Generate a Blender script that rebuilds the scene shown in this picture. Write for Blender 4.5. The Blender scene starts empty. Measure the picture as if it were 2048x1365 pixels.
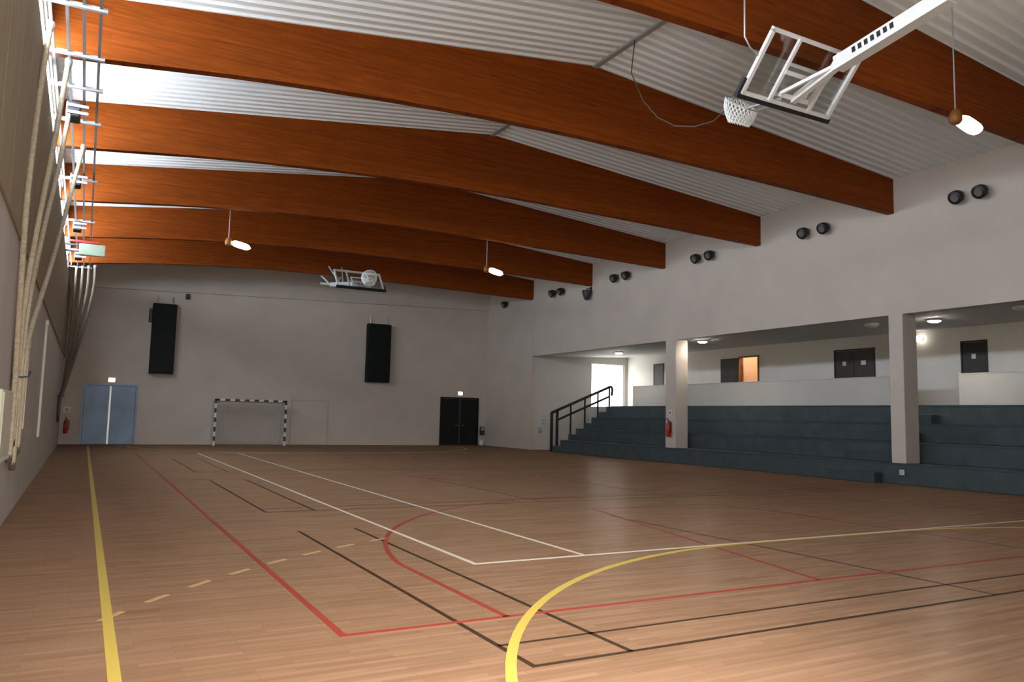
import bpy, math, random
from mathutils import Vector, Matrix

random.seed(7)
SC = bpy.context.scene
COL = SC.collection

# ------------------------------------------------------------------ camera
cam_data = bpy.data.cameras.new('camera')
cam_data.sensor_width = 36.0
cam_data.lens = 27.35
cam_data.clip_start = 0.05
cam_data.clip_end = 200
cam = bpy.data.objects.new('camera', cam_data)
COL.objects.link(cam)
r_, u_, f_ = (Vector((0.87628, -0.48129, 0.02218)), Vector((-0.0663, -0.07486, 0.99499)), Vector((0.47722, 0.87336, 0.09751)))
mw = Matrix((( r_.x, u_.x, -f_.x, 0.0), (r_.y, u_.y, -f_.y, 0.0), (r_.z, u_.z, -f_.z, 1.55), (0, 0, 0, 1)))
cam.matrix_world = mw
SC.camera = cam

# ------------------------------------------------------------------ world, exposure
w = bpy.data.worlds.new('world'); SC.world = w
w.use_nodes = True
w.node_tree.nodes['Background'].inputs[0].default_value = (0.75, 0.85, 1.0, 1)
w.node_tree.nodes['Background'].inputs[1].default_value = 1.0
SC.view_settings.view_transform = 'Standard'
SC.view_settings.look = 'None'
SC.view_settings.gamma = 1.0
SC.view_settings.use_curve_mapping = False
SC.view_settings.exposure = 0.28
SC.cycles.max_bounces = 5
SC.cycles.diffuse_bounces = 4
SC.cycles.use_light_tree = False
SC.cycles.use_adaptive_sampling = True
SC.cycles.adaptive_threshold = .025
SC.cycles.glossy_bounces = 3
SC.cycles.transmission_bounces = 3
SC.cycles.caustics_reflective = False
SC.cycles.caustics_refractive = False
DAY = 46.0        # luminance of the translucent clerestory panes
FILL_SPOT = 3000.0   # watts of the fill spot added unseen behind the camera
LAMP = 14.0      # luminance of the hall lamps
ENTRY_FILL = 20.0       # luminance of the added glowing entrance panes, unseen behind the camera
DOORLIGHT = 4.0  # luminance of the panes standing in for daylight in the stair doorway

# ------------------------------------------------------------------ room dimensions
XL, XR = -0.84, 19.2          # left wall face, right wall face
YN, YE = -0.6, 37.9           # wall behind the camera, end wall
XC = 9.2                      # middle axis
BEAM_Y = [3.7, 8.5, 13.38, 18.2, 23.0, 27.9, 33.0]
Z_WT = 6.55                   # top of the solid left wall
Z_ARC = 4.56                  # underside of the wall above the stands
Y_SE = 33.0                   # end wall of the stands
X_PAR, X_BACK, Z_GAL = 22.67, 25.0, 2.17


# ------------------------------------------------------------------ helpers
class MB:
    def __init__(s): s.v = []; s.f = []
    def add(s, vs, fs):
        o = len(s.v); s.v += [tuple(p) for p in vs]; s.f += [tuple(i + o for i in q) for q in fs]; return s
    def box(s, a, b):
        x0, y0, z0 = (min(a[i], b[i]) for i in range(3)); x1, y1, z1 = (max(a[i], b[i]) for i in range(3))
        return s.add([(x0,y0,z0),(x1,y0,z0),(x1,y1,z0),(x0,y1,z0),(x0,y0,z1),(x1,y0,z1),(x1,y1,z1),(x0,y1,z1)],
                     [(0,3,2,1),(4,5,6,7),(0,1,5,4),(1,2,6,5),(2,3,7,6),(3,0,4,7)])
    def bbox(s, a, b, c=0.01):
        """box with chamfered edges"""
        x0, y0, z0 = (min(a[i], b[i]) for i in range(3)); x1, y1, z1 = (max(a[i], b[i]) for i in range(3))
        c = min(c, (x1-x0)*.45, (y1-y0)*.45, (z1-z0)*.45)
        def ring(x0,y0,x1,y1,z,c): return [(x0+c,y0,z),(x1-c,y0,z),(x1,y0+c,z),(x1,y1-c,z),(x1-c,y1,z),(x0+c,y1,z),(x0,y1-c,z),(x0,y0+c,z)]
        rs = [ring(x0+c,y0+c,x1-c,y1-c,z0,c*.4), ring(x0,y0,x1,y1,z0+c,c), ring(x0,y0,x1,y1,z1-c,c), ring(x0+c,y0+c,x1-c,y1-c,z1,c*.4)]
        vs = sum(rs, []); fs = [tuple(range(7,-1,-1)), tuple(range(24,32))]
        for k in range(3):
            for i in range(8):
                j = (i+1) % 8; fs.append((k*8+i, k*8+j, k*8+8+j, k*8+8+i))
        return s.add(vs, fs)
    def bar(s, p, q, w, h=None, up=(0,0,1)):
        """rectangular bar from p to q"""
        h = h or w; p = Vector(p); q = Vector(q); d = (q-p).normalized(); up = Vector(up)
        if abs(d.dot(up)) > .98: up = Vector((1,0,0))
        a = d.cross(up).normalized()*w/2; b = a.cross(d).normalized()*h/2
        vs = [p-a-b, p+a-b, p+a+b, p-a+b, q-a-b, q+a-b, q+a+b, q-a+b]
        return s.add(vs, [(0,3,2,1),(4,5,6,7),(0,1,5,4),(1,2,6,5),(2,3,7,6),(3,0,4,7)])
    def tube(s, pts, r, n=8, cap=True):
        pts = [Vector(p) for p in pts]; rings = []
        up = Vector((0,0,1)); 
        for i, p in enumerate(pts):
            d = (pts[min(i+1, len(pts)-1)] - pts[max(i-1, 0)]).normalized()
            ref = Vector((0,0,1)) if abs(d.z) < .9 else Vector((1,0,0))
            a = d.cross(ref).normalized(); b = d.cross(a).normalized()
            rr = r[i] if isinstance(r, (list, tuple)) else r
            rings.append([p + a*rr*math.cos(2*math.pi*k/n) + b*rr*math.sin(2*math.pi*k/n) for k in range(n)])
        for i in range(1, len(rings)):   # keep rings untwisted
            best = min(range(n), key=lambda o: sum(((rings[i][(k+o) % n]-pts[i]) - (rings[i-1][k]-pts[i-1])).length for k in range(n)))
            rings[i] = [rings[i][(k+best) % n] for k in range(n)]
        vs = sum(rings, []); fs = []
        for i in range(len(rings)-1):
            for k in range(n):
                j = (k+1) % n; fs.append((i*n+k, i*n+n+k, i*n+n+j, i*n+j))
        if cap: fs += [tuple(range(n)), tuple(range(len(vs)-1, len(vs)-n-1, -1))]
        return s.add(vs, fs)
    def lathe(s, prof, c=(0,0,0), axis='z', n=20):
        """prof: list of (radius, height)"""
        vs, fs = [], []
        for r, h in prof:
            for k in range(n):
                a = 2*math.pi*k/n; x, y = r*math.cos(a), r*math.sin(a)
                p = {'z': (x,y,h), 'x': (h,x,y), 'y': (y,h,x)}[axis]
                vs.append((p[0]+c[0], p[1]+c[1], p[2]+c[2]))
        for i in range(len(prof)-1):
            for k in range(n):
                j = (k+1) % n; fs.append((i*n+k, i*n+j, i*n+n+j, i*n+n+k))
        fs += [tuple(range(n-1,-1,-1)), tuple(range(len(vs)-n, len(vs)))]
        return s.add(vs, fs)
    def prism_xz(s, poly, y0, y1):
        n = len(poly); vs = [(x,y0,z) for x,z in poly] + [(x,y1,z) for x,z in poly]
        fs = [tuple(range(n)), tuple(range(2*n-1, n-1, -1))] + [(i, i+n, (i+1) % n + n, (i+1) % n) for i in range(n)]
        return s.add(vs, fs)
    def xf(s, m):
        s.v = [tuple(m @ Vector(p)) for p in s.v]; return s
    def mesh(s, name):
        me = bpy.data.meshes.new(name); me.from_pydata(s.v, [], s.f); me.update(); return me
    def build(s, name, mat, parent=None, smooth=False):
        me = s.mesh(name)
        if smooth: me.polygons.foreach_set('use_smooth', [True]*len(me.polygons))
        return link(name, me, mat, parent)

def link(name, me, mat, parent=None):
    if mat and not me.materials: me.materials.append(mat)
    o = bpy.data.objects.new(name, me); COL.objects.link(o)
    if parent: o.parent = parent
    return o
def tag(o, label=None, cat=None, group=None, kind=None):
    if label: o['label'] = label
    if cat: o['category'] = cat
    if group: o['group'] = group
    if kind: o['kind'] = kind
    return o
def empty(name, loc=(0,0,0), rz=0.0):
    o = bpy.data.objects.new(name, None); COL.objects.link(o); o.location = loc; o.rotation_euler = (0,0,rz)
    o.empty_display_size = .2
    return o
def copy_tree(o, parent=None):
    c = o.copy(); COL.objects.link(c)
    if parent: c.parent = parent
    for ch in o.children: copy_tree(ch, c)
    return c

# ------------------------------------------------------------------ materials
def mat(name, col, rough=.6, metal=0.0, var=0.0, scale=4.0, bump=0.0, bscale=60.0, stretch=(1,1,1), coat=0.0, spec=.5):
    m = bpy.data.materials.new(name); m.use_nodes = True
    nt = m.node_tree; b = nt.nodes['Principled BSDF']
    b.inputs['Base Color'].default_value = (*col, 1); b.inputs['Roughness'].default_value = rough
    b.inputs['Metallic'].default_value = metal; b.inputs['Coat Weight'].default_value = coat
    b.inputs['Specular IOR Level'].default_value = spec
    if var or bump:
        tc = nt.nodes.new('ShaderNodeTexCoord'); mp = nt.nodes.new('ShaderNodeMapping'); mp.inputs['Scale'].default_value = stretch
        nt.links.new(tc.outputs['Object'], mp.inputs['Vector'])
        if var:
            n = nt.nodes.new('ShaderNodeTexNoise'); n.inputs['Scale'].default_value = scale; n.inputs['Detail'].default_value = 5
            nt.links.new(mp.outputs['Vector'], n.inputs['Vector'])
            rp = nt.nodes.new('ShaderNodeValToRGB')
            rp.color_ramp.elements[0].position = .3; rp.color_ramp.elements[1].position = .7
            rp.color_ramp.elements[0].color = (*[c*(1-var) for c in col], 1); rp.color_ramp.elements[1].color = (*[min(1, c*(1+var)) for c in col], 1)
            nt.links.new(n.outputs['Fac'], rp.inputs['Fac']); nt.links.new(rp.outputs['Color'], b.inputs['Base Color'])
        if bump:
            n2 = nt.nodes.new('ShaderNodeTexNoise'); n2.inputs['Scale'].default_value = bscale; n2.inputs['Detail'].default_value = 3
            nt.links.new(mp.outputs['Vector'], n2.inputs['Vector'])
            bp = nt.nodes.new('ShaderNodeBump'); bp.inputs['Strength'].default_value = bump; bp.inputs['Distance'].default_value = .01
            nt.links.new(n2.outputs['Fac'], bp.inputs['Height']); nt.links.new(bp.outputs['Normal'], b.inputs['Normal'])
    return m
def emit(name, col, strength):
    m = bpy.data.materials.new(name); m.use_nodes = True; nt = m.node_tree
    b = nt.nodes['Principled BSDF']; b.inputs['Base Color'].default_value = (*[c*.8 for c in col], 1); b.inputs['Roughness'].default_value = .4
    b.inputs['Emission Color'].default_value = (*col, 1); b.inputs['Emission Strength'].default_value = strength
    return m
def glass_mat(name, col=(1,1,1), tint=.12):
    m = bpy.data.materials.new(name); m.use_nodes = True; nt = m.node_tree; nt.nodes.clear()
    out = nt.nodes.new('ShaderNodeOutputMaterial'); mix = nt.nodes.new('ShaderNodeMixShader')
    tr = nt.nodes.new('ShaderNodeBsdfTransparent'); gl = nt.nodes.new('ShaderNodeBsdfGlossy'); gl.inputs['Roughness'].default_value = .05
    tr.inputs['Color'].default_value = (*[c*(1-tint) for c in col], 1)
    mix.inputs[0].default_value = .07; nt.links.new(tr.outputs[0], mix.inputs[1]); nt.links.new(gl.outputs[0], mix.inputs[2])
    nt.links.new(mix.outputs[0], out.inputs[0])
    return m
def floor_mat():
    m = bpy.data.materials.new('sports_parquet'); m.use_nodes = True; nt = m.node_tree; b = nt.nodes['Principled BSDF']
    tc = nt.nodes.new('ShaderNodeTexCoord')
    br = nt.nodes.new('ShaderNodeTexBrick')          # thin strips running across the hall
    br.offset = .37; br.inputs['Scale'].default_value = 1.0; br.inputs['Brick Width'].default_value = .62; br.inputs['Row Height'].default_value = .065
    br.inputs['Mortar Size'].default_value = .0012; br.inputs['Mortar Smooth'].default_value = .3; br.inputs['Bias'].default_value = -.1
    br.inputs['Color1'].default_value = (.255, .150, .092, 1); br.inputs['Color2'].default_value = (.21, .120, .068, 1); br.inputs['Mortar'].default_value = (.16, .085, .047, 1)
    nt.links.new(tc.outputs['Object'], br.inputs['Vector'])
    mp = nt.nodes.new('ShaderNodeMapping'); mp.inputs['Scale'].default_value = (.35, 7, 1); nt.links.new(tc.outputs['Object'], mp.inputs['Vector'])
    n = nt.nodes.new('ShaderNodeTexNoise'); n.inputs['Scale'].default_value = 2.2; n.inputs['Detail'].default_value = 4; nt.links.new(mp.outputs['Vector'], n.inputs['Vector'])
    rp = nt.nodes.new('ShaderNodeMapRange'); rp.inputs['From Min'].default_value = .3; rp.inputs['From Max'].default_value = .7
    rp.inputs['To Min'].default_value = .86; rp.inputs['To Max'].default_value = 1.14
    nt.links.new(n.outputs['Fac'], rp.inputs['Value'])
    mx = nt.nodes.new('ShaderNodeVectorMath'); mx.operation = 'SCALE'
    nt.links.new(br.outputs['Color'], mx.inputs[0]); nt.links.new(rp.outputs['Result'], mx.inputs['Scale']); nt.links.new(mx.outputs['Vector'], b.inputs['Base Color'])
    # waxed matt varnish: a weak even sheen over the wood
    b.inputs['Roughness'].default_value = .6; b.inputs['Specular IOR Level'].default_value = 0.0
    gl = nt.nodes.new('ShaderNodeBsdfGlossy'); gl.inputs['Roughness'].default_value = .27; gl.inputs['Color'].default_value = (1, .93, .85, 1)
    ms = nt.nodes.new('ShaderNodeMixShader'); ms.inputs[0].default_value = .055
    out = nt.nodes['Material Output']; nt.links.new(b.outputs[0], ms.inputs[1]); nt.links.new(gl.outputs[0], ms.inputs[2]); nt.links.new(ms.outputs[0], out.inputs[0])
    return m
def glulam_mat():
    m = bpy.data.materials.new('glulam'); m.use_nodes = True; nt = m.node_tree; b = nt.nodes['Principled BSDF']
    tc = nt.nodes.new('ShaderNodeTexCoord')
    sp = nt.nodes.new('ShaderNodeMapping'); sp.inputs['Scale'].default_value = (1, 1, 1); sp.inputs['Rotation'].default_value = (math.pi/2, 0, 0)
    nt.links.new(tc.outputs['Object'], sp.inputs['Vector'])
    br = nt.nodes.new('ShaderNodeTexBrick'); br.inputs['Scale'].default_value = 1; br.inputs['Brick Width'].default_value = 2.6; br.inputs['Row Height'].default_value = .045
    br.inputs['Mortar Size'].default_value = .0015; br.offset = .43
    br.inputs['Color1'].default_value = (.225, .050, .005, 1); br.inputs['Color2'].default_value = (.175, .037, .0035, 1); br.inputs['Mortar'].default_value = (.15, .022, .002, 1)
    nt.links.new(sp.outputs['Vector'], br.inputs['Vector'])
    mp = nt.nodes.new('ShaderNodeMapping'); mp.inputs['Scale'].default_value = (.8, 1, 12); nt.links.new(tc.outputs['Object'], mp.inputs['Vector'])
    n = nt.nodes.new('ShaderNodeTexNoise'); n.inputs['Scale'].default_value = 2.0; n.inputs['Detail'].default_value = 5; nt.links.new(mp.outputs['Vector'], n.inputs['Vector'])
    rp = nt.nodes.new('ShaderNodeMapRange'); rp.inputs['From Min'].default_value = .3; rp.inputs['From Max'].default_value = .7
    rp.inputs['To Min'].default_value = .8; rp.inputs['To Max'].default_value = 1.2; nt.links.new(n.outputs['Fac'], rp.inputs['Value'])
    mx = nt.nodes.new('ShaderNodeVectorMath'); mx.operation = 'SCALE'
    nt.links.new(br.outputs['Color'], mx.inputs[0]); nt.links.new(rp.outputs['Result'], mx.inputs['Scale']); nt.links.new(mx.outputs['Vector'], b.inputs['Base Color'])
    b.inputs['Roughness'].default_value = .6; b.inputs['Specular IOR Level'].default_value = .1
    return m

M = dict(
    floor=floor_mat(), glulam=glulam_mat(),
    plaster=mat('plaster', (.57, .50, .44), .85, var=.05, scale=.9, bump=.25, bscale=90),
    plaster_low=mat('plaster_grey', (.48, .44, .40), .85, var=.07, scale=1.3, bump=.3, bscale=80),
    gallery_wall=mat('gallery_paint', (.74, .71, .67), .8, var=.03, scale=1.2, bump=.15, bscale=80),
    white_wall=mat('white_wall', (.54, .52, .49), .8, var=.03, scale=1.2, bump=.15, bscale=80),
    fibre=mat('wood_fibre', (.27, .205, .125), .9, var=.13, scale=3.0, bump=.6, bscale=120, stretch=(1, 2.5, .5)),
    deck=mat('deck_metal', (.77, .80, .80), .55, var=.02, scale=2),
    flash=mat('flashing', (.33, .33, .32), .5),
    soffit=mat('soffit', (.58, .58, .55), .8, var=.05, scale=1.5),
    bounce_floor=mat('beige_bounce_floor', (.48, .44, .38), .6, var=.06, scale=3),  # pale tone picked to bounce light inside the gallery
    tier=mat('tier_paint', (.044, .062, .068), .7, var=.18, scale=2.5, bump=.15, bscale=40),
    tier_dark=mat('tier_step', (.034, .050, .058), .7, var=.15, scale=3),
    black=mat('black_metal', (.018, .018, .02), .45, metal=.3),
    black_pad=mat('black_pad', (.012, .012, .013), .6),
    box=mat('dark_box', (.010, .013, .013), .6, var=.2, scale=5, spec=.15),
    white=mat('white_paint', (.74, .74, .72), .45, var=.03, scale=6),
    rack_grey=mat('rack_grey', (.16, .15, .14), .6, spec=.2), rack_pale=mat('rack_pale', (.36, .36, .36), .6, spec=.2),
    steel=mat('grey_steel', (.45, .46, .47), .4, metal=.6),
    dark_steel=mat('dark_steel', (.05, .055, .06), .5, metal=.4),
    door_blue=mat('blue_door', (.15, .22, .32), .42, metal=.2, var=.25, scale=1.0),
    door_dark=mat('dark_door', (.012, .014, .014), .5, var=.2, scale=2, spec=.2),
    door_brown=mat('brown_door', (.022, .017, .014), .5, var=.2, scale=3),
    strip=mat('pale_metal', (.55, .58, .60), .35, metal=.5),
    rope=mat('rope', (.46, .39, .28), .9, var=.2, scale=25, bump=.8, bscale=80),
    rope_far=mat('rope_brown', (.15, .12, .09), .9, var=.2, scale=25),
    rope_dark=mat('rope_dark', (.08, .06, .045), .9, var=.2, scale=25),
    red=mat('red_enamel', (.42, .02, .015), .35), 
    band=mat('goal_band', (.055, .022, .018), .5),
    net=mat('net_cord', (.50, .51, .48), .9), net_white=mat('net_white', (.80, .82, .80), .8),
    glass=glass_mat('clear_board', (.97, 1, .99), .06), dark_glass=glass_mat('dark_glass', (.2, .2, .2), .1),
    cream=mat('cream_box', (.62, .59, .48), .6), sign=mat('sign_white', (.75, .76, .74), .5),
    pale_green=mat('pale_green', (.24, .29, .22), .6, spec=.2), amber=mat('amber_cap', (.22, .08, .012), .5),
    warm_wall=mat('warm_wall', (.80, .60, .44), .8),
    ln_yellow=mat('line_yellow', (.50, .37, .075), .5, spec=.1), ln_red=mat('line_red', (.27, .045, .03), .5, spec=.1),
    ln_white=mat('line_white', (.56, .50, .41), .5, spec=.1), ln_black=mat('line_black', (.045, .026, .015), .5, spec=.05),
    ln_dash=mat('line_dash', (.40, .27, .12), .5, spec=.1),
    day=emit('daylit_pane', (.80, .90, 1.0), DAY), stair_day=emit('daylit_door', (1.0, 1.0, .97), DOORLIGHT),
    entry_fill=emit('fill_pane', (1.0, .96, .90), ENTRY_FILL),
    lamp=emit('lamp_lens', (1.0, .80, .55), LAMP), exit=emit('exit_lens', (1.0, .90, .72), 8.0), spot=emit('downlight_lens', (1.0, .92, .80), 125.0), globe=emit('globe_lens', (1.0, .92, .80), 5.0),
    dim_lens=mat('dark_lens', (.13, .13, .12), .4), off_lens=mat('unlit_lens', (.62, .62, .58), .4), warm_bulb=emit('warm_bulb', (1.0, .78, .56), 70.0),
)

# ================================================================== THE SETTING
# ---- floor with painted court lines
fl = tag(MB().box((XL-.2, YN-.2, -.12), (X_BACK+.2, YE+.2, 0)).build('floor', M['floor']), kind='structure')
def line(pts, wd, mt, name, z):
    """a painted strip following pts on the floor"""
    pts = [Vector((p[0], p[1], 0)) for p in pts]; vs = []; n = len(pts)
    closed = (pts[0]-pts[-1]).length < 1e-6 and n > 3
    for i, p in enumerate(pts):
        a = pts[i-1] if i else (pts[-2] if closed else None); b = pts[i+1] if i < n-1 else (pts[1] if closed else None)
        d1 = (p-a).normalized() if a is not None else None; d2 = (b-p).normalized() if b is not None else None
        d1 = d1 or d2; d2 = d2 or d1
        n1 = Vector((-d1.y, d1.x, 0)); n2 = Vector((-d2.y, d2.x, 0)); t = (n1+n2).normalized(); k = wd/2/max(.3, t.dot(n1))
        vs += [p+t*k, p-t*k]
    b = MB(); m = len(vs)
    allv = [(v.x, v.y, z) for v in vs] + [(v.x, v.y, 0.0) for v in vs]; fs = []
    for i in range(n-1):
        fs += [(2*i, 2*i+1, 2*i+3, 2*i+2), (2*i, 2*i+2, m+2*i+2, m+2*i), (2*i+1, m+2*i+1, m+2*i+3, 2*i+3)]
    return b.add(allv, fs).build(name, mt, fl)
def arc(cx, cy, r, a0, a1, n=40): return [(cx+r*math.cos(math.radians(a0+(a1-a0)*i/n)), cy+r*math.sin(math.radians(a0+(a1-a0)*i/n))) for i in range(n+1)]
YM = 18.95
def mir(pts): return [(x, 2*YM-y) for x, y in pts]
# badminton courts, dark brown, lying across the hall
for y0 in (4.34, 12.55, 21.0):
    y1 = y0+6.1; x0, x1 = XC-6.62, XC+6.62; zz = .0012
    line([(x0,y1),(x0,y0),(x1,y0),(x1,y1)], .042, M['ln_black'], 'badminton_outline', zz)
    line([(x0,y0+.48),(x1,y0+.48)], .036, M['ln_black'], 'badminton_sideline', zz)
    for s in (-1, 1):
        line([(XC+s*(6.62-.76), y0),(XC+s*(6.62-.76), y1)], .042, M['ln_black'], 'badminton_service_line', zz)
        line([(XC+s*1.62, y0),(XC+s*1.62, y1)], .036, M['ln_black'], 'badminton_service_line', zz)
# basketball court, red
line([(XC-7.5,5.48),(XC+7.5,5.48),(XC+7.5,2*YM-5.48),(XC-7.5,2*YM-5.48),(XC-7.5,5.48)], .055, M['ln_red'], 'basketball_outline', .002)
th = math.degrees(math.acos(6.2/6.25))
for f in (lambda p: p, mir):
    tp = [(XC-6.2,5.48)] + arc(XC, 7.05, 6.25, 180-th, th, 60) + [(XC+6.2,5.48)]
    line(f(tp), .055, M['ln_red'], 'three_point_line', .002)
    line(f([(XC-2.65,5.48),(XC-1.35,11.28),(XC+1.35,11.28),(XC+2.65,5.48)]), .055, M['ln_red'], 'basketball_key_line', .002)
line([(XC-7.5,YM),(XC+7.5,YM)], .055, M['ln_red'], 'basketball_halfway_line', .002)
line(arc(XC, YM, 1.8, 0, 360, 50), .055, M['ln_red'], 'basketball_centre_circle', .002)
# handball court, yellow
HB = 1.5
for s in (-1,): line([(XC+s*8.94, HB),(XC+s*8.94, 2*YM-HB)], .072, M['ln_yellow'], 'handball_sideline', .0028)
for f in (lambda p: p, mir):
    line(f(arc(XC-1.5, HB, 6, 180, 90) + arc(XC+1.5, HB, 6, 90, 0)), .072, M['ln_yellow'], 'goal_area_line', .0028)
    line(f([(XC-8.94,HB),(XC+8.94,HB)]), .072, M['ln_yellow'], 'handball_goal_line', .0028)
    path = arc(XC-1.5, HB, 9.05, 146, 90, 60) + arc(XC+1.5, HB, 9.05, 90, 34, 60); seg = []
    for a, b in zip(path, path[1:]):
        L = math.dist(a, b); 
        k = max(1, round(L/.15)) if L > 1 else 1
        for i in range(k):
            p = (a[0]+(b[0]-a[0])*i/k, a[1]+(b[1]-a[1])*i/k); q = (a[0]+(b[0]-a[0])*(i+1)/k, a[1]+(b[1]-a[1])*(i+1)/k)
            seg.append((p, q))
    for i in range(0, len(seg)-1, 4):
        if seg[i][0][0] > 3.6: continue      # worn away beyond the red line
        p, q = f([seg[i][0], seg[i+1][1]]) if seg[i+1] else f(seg[i])
        line([p, q], .05, M['ln_dash'], 'free_throw_dash', .0024)
# tennis court, white
tx, sx, ty = 5.47, 4.08, 7.53
line([(XC+tx+.4,ty),(XC-tx,ty),(XC-tx,2*YM-ty),(XC+tx,2*YM-ty)], .052, M['ln_white'], 'tennis_outline', .0034)
for s in (-1,): line([(XC+s*sx,ty),(XC+s*sx,2*YM-ty)], .05, M['ln_white'], 'tennis_singles_sideline', .0034)

# ---- left wall: pale render below, wood-fibre panels above, clerestory on top
wl = tag(MB().box((XL-.25, YN-.2, 0), (XL, YE, Z_WT)).build('wall_left', M['plaster_low']), kind='structure')
pm = None
Z_PAN = 3.62
y = YN; k = 0
while y < YE-.05:
    y1 = min(y+1.25, YE)
    if y1-y > 1.2 and pm is not None:
        o = link('acoustic_panel', pm, None, wl); o.location = (XL, y, Z_PAN)
    else:
        b = MB().bbox((0, .006, 0), (.03, y1-y-.006, Z_WT-Z_PAN-.02), .006); o = b.build('acoustic_panel', M['fibre'], wl); o.location = (XL, y, Z_PAN)
        if pm is None: pm = o.data
    y = y1
# clerestory windows, one per bay
edges = [YN] + BEAM_Y + [YE]
for i in range(len(edges)-2):
    y0 = edges[i] + (.2 if i else 0); y1 = edges[i+1]
    wn = tag(empty(f'window_{i+1}', (XL-.1, y0, Z_WT)), kind='structure'); L = y1-y0
    fr = MB(); fr.box((-.06, 0, 0), (.06, L, .07)).box((-.06, 0, .62), (.06, L, .69)); fr.build('window_frame', M['strip'], wn)
    n = max(1, round(L/1.2)); st = L/n
    for j in range(n+1):
        p = MB().box((-.06, -.03, .07), (.06, .03, .62)).build('mullion', M['strip'], wn); p.location.y = min(max(j*st, .03), L-.03)
    for j in range(n):
        MB().box((-.03, j*st+.031, .071), (-.015, (j+1)*st-.031, .619)).build('pane', M['day'], wn)
tag(MB().box((XL-.25, YN, Z_WT+.69), (XL, YE, 8.0)).box((XL-.25, BEAM_Y[-1], Z_WT), (XL, YE, Z_WT+.69)).build('trim_1', M['plaster']), kind='structure')

# ---- end wall, wall behind the camera
tag(MB().box((XL-.25, YE, 0), (XR+.3, YE+.25, 9.3)).build('wall_end', M['plaster']), kind='structure')
tag(MB().box((XL-.25, YN-.25, 0), (X_BACK+.2, YN, 9.3)).build('wall_front', M['plaster']), kind='structure')
t = MB().add([(XL,YE-.14,6.72),(XR,YE-.14,7.33),(XR,YE-.14,7.47),(XL,YE-.14,6.86),(XL,YE,6.72),(XR,YE,7.33),(XR,YE,7.47),(XL,YE,6.86)],
             [(0,1,2,3),(0,4,5,1),(3,2,6,7),(4,7,6,5),(0,3,7,4),(1,5,6,2)])
tag(t.build('trim_2', M['plaster']), kind='structure')

# ---- right wall above the stands, its solid end, columns
wr = tag(MB().box((XR, YN, Z_ARC), (XR+.35, Y_SE, 8.6)).box((XR, Y_SE, 0), (XR+.3, YE, 8.6)).build('wall_right', M['plaster']), kind='structure')
tag(MB().box((XR-.04, Y_SE-.05, 0), (XR, Y_SE+.12, 7.4)).build('trim_3', M['plaster']), kind='structure')
def column(y0, y1, lab):
    o = MB().bbox((XR+.005, y0, .55), (XR+.6, y1, Z_ARC+.01), .012).build('column', M['plaster'])
    return tag(o, lab, 'column', 'columns of the spectator stand', 'structure')
column(13.22, 13.64, 'square plaster column beside the aisle steps')
column(22.42, 22.98, 'square plaster column carrying the red fire extinguisher')
column(4.0, 4.42, 'square plaster column at the end of the stand nearest the camera')

# ---- gallery behind the stands
tag(MB().box((X_BACK, YN, 0), (X_BACK+.2, 23.9, 5.2)).box((X_BACK, 24.95, 0), (X_BACK+.2, Y_SE+.2, 5.2)).box((X_BACK, 23.9, 4.36), (X_BACK+.2, 24.95, 5.2))
    .build('wall_gallery', M['gallery_wall']), kind='structure')
dx0, dx1, dz1 = 22.72, 24.8, 4.42   # daylit stair door in the end wall of the stands
wse = MB().box((XR+.3, Y_SE, 0), (dx0, Y_SE+.2, 5.2)).box((dx1, Y_SE, 0), (X_BACK+.2, Y_SE+.2, 5.2)).box((dx0, Y_SE, dz1), (dx1, Y_SE+.2, 5.2)).box((dx0, Y_SE, 0), (dx1, Y_SE+.2, Z_GAL))
tag(wse.build('wall_stand_end', M['white_wall']), kind='structure')
so = MB().add([(XR+.35,YN,Z_ARC),(X_BACK,YN,Z_ARC+.25),(X_BACK,Y_SE,Z_ARC+.25),(XR+.35,Y_SE,Z_ARC),(XR+.35,YN,5.2),(X_BACK,YN,5.2),(X_BACK,Y_SE,5.2),(XR+.35,Y_SE,5.2)],
              [(0,3,2,1),(4,5,6,7),(0,1,5,4),(1,2,6,5),(2,3,7,6),(3,0,4,7)])
tag(so.build('ceiling_gallery', M['soffit']), kind='structure')
tag(MB().box((X_PAR, YN, 0), (X_BACK, Y_SE, Z_GAL)).build('floor_gallery', M['bounce_floor']), kind='structure')
tag(MB().box((X_PAR-.02, 31.1, 0), (X_PAR, Y_SE, Z_GAL)).build('wall_landing', M['white_wall']), kind='structure')
def parapet(y0, y1, lab):
    o = empty('parapet', (X_PAR, y0, Z_GAL))
    MB().bbox((0, 0, 0), (.14, y1-y0, .93), .01).build('wall_panel', M['white_wall'], o)
    MB().bbox((-.015, 0, .93), (.155, y1-y0, .965), .008).build('coping', M['white_wall'], o)
    tag(o, lab, 'parapet', 'gallery parapets', 'structure')
parapet(15.55, 29.5, 'long pale parapet above the stand between the two columns')
parapet(YN, 13.85, 'pale parapet above the stand on the near side of the aisle gap')

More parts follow.
